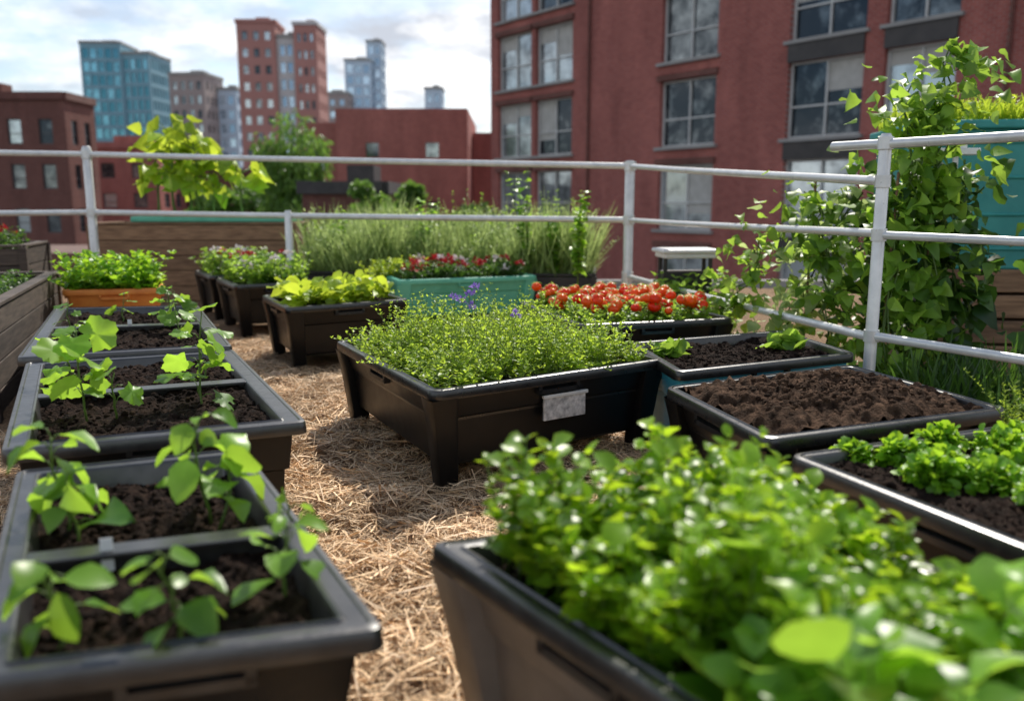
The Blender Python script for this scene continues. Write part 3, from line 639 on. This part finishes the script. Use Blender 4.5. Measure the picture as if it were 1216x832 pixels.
W.polys([(*p,17) for p in(a,b,c,dd)],[(0,1,2,3)])
for (s0,s1) in xs:
    for (y0,y1) in zs:
        for h0,h1 in((s0,(s0+s1)/2),((s0+s1)/2,s1)):
            if U(0,1)<.45:
                k=U(.2,.75);pa=a+d*h0-n_*.272;pb=a+d*h1-n_*.272;zb=y1-(y1-y0)*k
                G.polys([(*pa,zb),(*pb,zb),(*pb,y1),(*pa,y1)],[(0,1,2,3)],1)
W.build('walls',[W_red],e);G.build('windows',[G_city,G_blind],e);FR.build('window_frames',[M_frame],e)
T=MB();an=math.atan2(d[1],d[0])
for i,(s0,s1) in enumerate(xs):
    for (y0,y1) in zs:
        m=a+d*(s0+s1)/2+n_*.05;T.box((m[0],m[1],y0-.06),(s1-s0+.3,.22,.12),an,0)
        if i not in(3,4):T.box((m[0],m[1],y1+.13),(s1-s0+.2,.16,.24),an,2)
    if i in(3,4,6):
        for k in range(len(zs)-1):
            m=a+d*(s0+s1)/2+n_*.03;T.box((m[0],m[1],(zs[k][1]+zs[k+1][0]-.12)/2),(s1-s0,.10,zs[k+1][0]-.12-zs[k][1]),an,1)
m=a+d*21+n_*.06;T.box((m[0],m[1],17.2),(42.5,.5,.6),an,0)
for s in(7.6,25.4):
    m=a+d*s+n_*.08;T.tubes(np.array([[(m[0],m[1],-9),(m[0],m[1],16.8)]]),.06,8,2)
T.build('sills_and_panels',[M_conc,M_dark,W_brn],e)
tower('brick_building',-12.2,-3.07,60,14,7.75,W_red2,G_city,4.5,4.2,.22,.25,capm=W_red2,fr=None,cap=False)
tower('brick_building',-14.6,-12.3,61,14,6.9,W_red2,G_city,3,4,.2,.3,cap=False)
tower('brick_building',-3.0,1.2,66,10,6.6,W_red2,G_city,4,4,.3,.3,cap=False)
tower('brick_building',-10.3,-6.3,42,8,1.9,W_brn,G_city,3,3.3,.3,.4,cap=True,capm=M_dark)
tower('brick_building',-62,-36.0,70,5,9.6,W_brn,G_city,2.6,3.3,.45,.55,capm=W_brn,fr=M_frame2)
tower('brick_building',-46.5,-36.2,88,10,6.9,W_red2,G_city,3.2,3.3,.45,.5,capm=W_red2,fr=M_frame2)
tower('brick_building',-36,-14,95,14,4.5,W_brn,G_city,3.2,3.3,.4,.5,capm=W_brn)
tower('brick_building',-30,-8,40.5,8,-1.0,W_brn,G_city,3.0,3.3,.4,.5,capm=M_conc,cap=False)
tower('glass_tower',-108.0,-98,220,12,40.5,W_tt,G_teal,2.2,3.3,.82,.72,ang=.06)
tower('glass_tower',-98.2,-91,221,12,38.0,W_tt,G_teal,1.8,3.3,.7,.72,ang=-.06)
tower('glass_tower',-78.4,-70,200,10,30.0,W_tb,G_city,2.4,3.2,.5,.55,ang=-.1)
tower('glass_tower',-69.8,-65,206,8,27.5,W_bl,G_blue,2.4,3.2,.7,.6)
tower('residential_tower',-49.9,-43.0,160,8,33.4,W_tow,G_city,2.0,3.0,.5,.5,ang=.05,capm=W_tow)
tower('residential_tower',-43.0,-39.6,161,8,31,W_tc,G_blue,1.5,3.0,.7,.6)
tower('residential_tower',-39.6,-35.4,160,8,33,W_tow,G_city,1.5,3.0,.5,.5,capm=W_tc)
tower('glass_tower',-50,-42,262,8,43,W_bl,G_blue,2.6,3.3,.75,.7,ang=.1)
tower('glass_tower',-44,-39.4,266,8,49,W_bl,G_blue,2.0,3.3,.75,.7)
tower('distant_building',-56,-47,250,8,32,W_tb,G_blue,3,3.3,.5,.5)
tower('distant_building',-24.0,-19.2,240,8,32,W_bl,G_blue,2,3.3,.6,.6)
tower('distant_building',-140,-112,210,10,16,W_tb,G_city,3,3.3,.5,.5)
tower('distant_building',-36,-2,180,10,12,W_tb,G_city,3,3.3,.5,.5)
def tree(name,x,y,z0,ztop,r,N,willow=False):
    mb=MB();h=ztop-z0;tr=max(.12,h*.018)
    ts=np.linspace(0,.8,6);mb.tubes(np.stack([x+U(-.1,.1,6),y+U(-.1,.1,6),z0+h*ts],1)[None],(tr*np.linspace(1,.35,6))[None],8,1)
    cs=[]
    for k in range(26):
        a=U(0,6.28);f=U(.35,.95);rad=r*U(.3,.95)*math.sqrt(max(.1,1-((f-.62)/.45)**2));c=np.array([x+math.cos(a)*rad,y+math.sin(a)*rad,z0+h*f]);cs.append(c)
        s=np.array([x,y,z0+h*max(.2,f-.2)]);m=(s+c)/2+np.array([0,0,.1*r]);mb.tubes(np.stack([s,m,c])[None],np.array([[tr*.4,tr*.25,tr*.1]]),5,1)
    for c in cs:
        cr=r*U(.22,.42);n=N//26;D=nrm(rng.normal(size=(n,3)));P=c+D*cr*U(.2,1,n)[:,None]**.6*np.array([1,1,.8])
        if willow:P[:,2]-=np.abs(rng.normal(size=n))*r*.5
        dl=nrm(D+rng.normal(size=(n,3))*.6+np.array([0,0,-1.6 if willow else -.2]))
        leaves(mb,T_oval if not willow else T_long,P,dl,(.42 if willow else .26)*U(.6,1.3,n),0,np.clip(U(0,.5)+.5*U(0,1,n),0,1),.8)
    mb.build(name,[L_tree,M_bark])
tree('willow_tree',-12.8,50,-9,6.9,3.3,14000,True)
tree('broadleaf_tree',-5.8,40,-9,2.9,1.8,6000)
tree('broadleaf_tree',-16.5,52,-9,3.0,2.4,6000)
tree('broadleaf_tree',-20.5,56,-9,2.2,2.4,6000)
tree('broadleaf_tree',-1.6,38,-9,1.6,1.5,4000)
# =================================================================== LIGHT, SKY, CAMERA
w=bpy.data.worlds.new('World');bpy.context.scene.world=w;w.use_nodes=True;n=w.node_tree;bg=n.nodes['Background']
sky=n.nodes.new('ShaderNodeTexSky');sky.sky_type='NISHITA';sky.sun_disc=False
el=math.radians(47);az=math.radians(17);sky.sun_elevation=el;sky.sun_rotation=az;sky.dust_density=1
g=n.nodes.new('ShaderNodeTexCoord').outputs['Generated'];sp=n.nodes.new('ShaderNodeSeparateXYZ');n.links.new(g,sp.inputs[0])
zz=math_(n,'ADD',math_(n,'MAXIMUM',sp.outputs[2],0.0),.22);cb=n.nodes.new('ShaderNodeCombineXYZ')
n.links.new(math_(n,'DIVIDE',sp.outputs[0],zz),cb.inputs[0]);n.links.new(math_(n,'DIVIDE',sp.outputs[1],zz),cb.inputs[1]);cb.inputs[2].default_value=.7
f=noise(n,cb.outputs[0],1.5,9,.58);f2=noise(n,cb.outputs[0],2.6,8,.6)
mask=ramp(n,f,[(.40,(.0,.0,.0)),(.56,(1,1,1))]);cc=ramp(n,f2,[(.38,(4.3,4.6,5.2)),(.55,(8.8,8.8,8.8))])
mask2=mixc(n,1.0,mask,ramp(n,sp.outputs[2],[(.38,(1,1,1)),(.72,(.12,.12,.12))]),'MULTIPLY')
col=mixc(n,mask2,sky.outputs[0],cc);n.links.new(col,bg.inputs[0]);bg.inputs[1].default_value=.15
S=Vector((math.sin(az)*math.cos(el),math.cos(az)*math.cos(el),math.sin(el)))
ld=bpy.data.lights.new('sun','SUN');ld.energy=5;ld.angle=math.radians(.5);ld.color=(1,.94,.84);lo=bpy.data.objects.new('sun',ld);lo.location=(10,20,30);lo.rotation_euler=S.to_track_quat('Z','Y').to_euler();bpy.context.scene.collection.objects.link(lo)
cd=bpy.data.cameras.new('camera');cd.lens=29.6;cd.sensor_width=36;cd.clip_start=.05;cd.clip_end=6000;cd.dof.use_dof=True;cd.dof.focus_distance=4.4;cd.dof.aperture_fstop=1.25
co=bpy.data.objects.new('camera',cd);co.location=(0,0,1.4);co.rotation_euler=(math.radians(90-9.98),0,0);bpy.context.scene.collection.objects.link(co);bpy.context.scene.camera=co
vs=bpy.context.scene.view_settings;vs.view_transform='Standard';vs.look='None';vs.exposure=0;vs.gamma=1
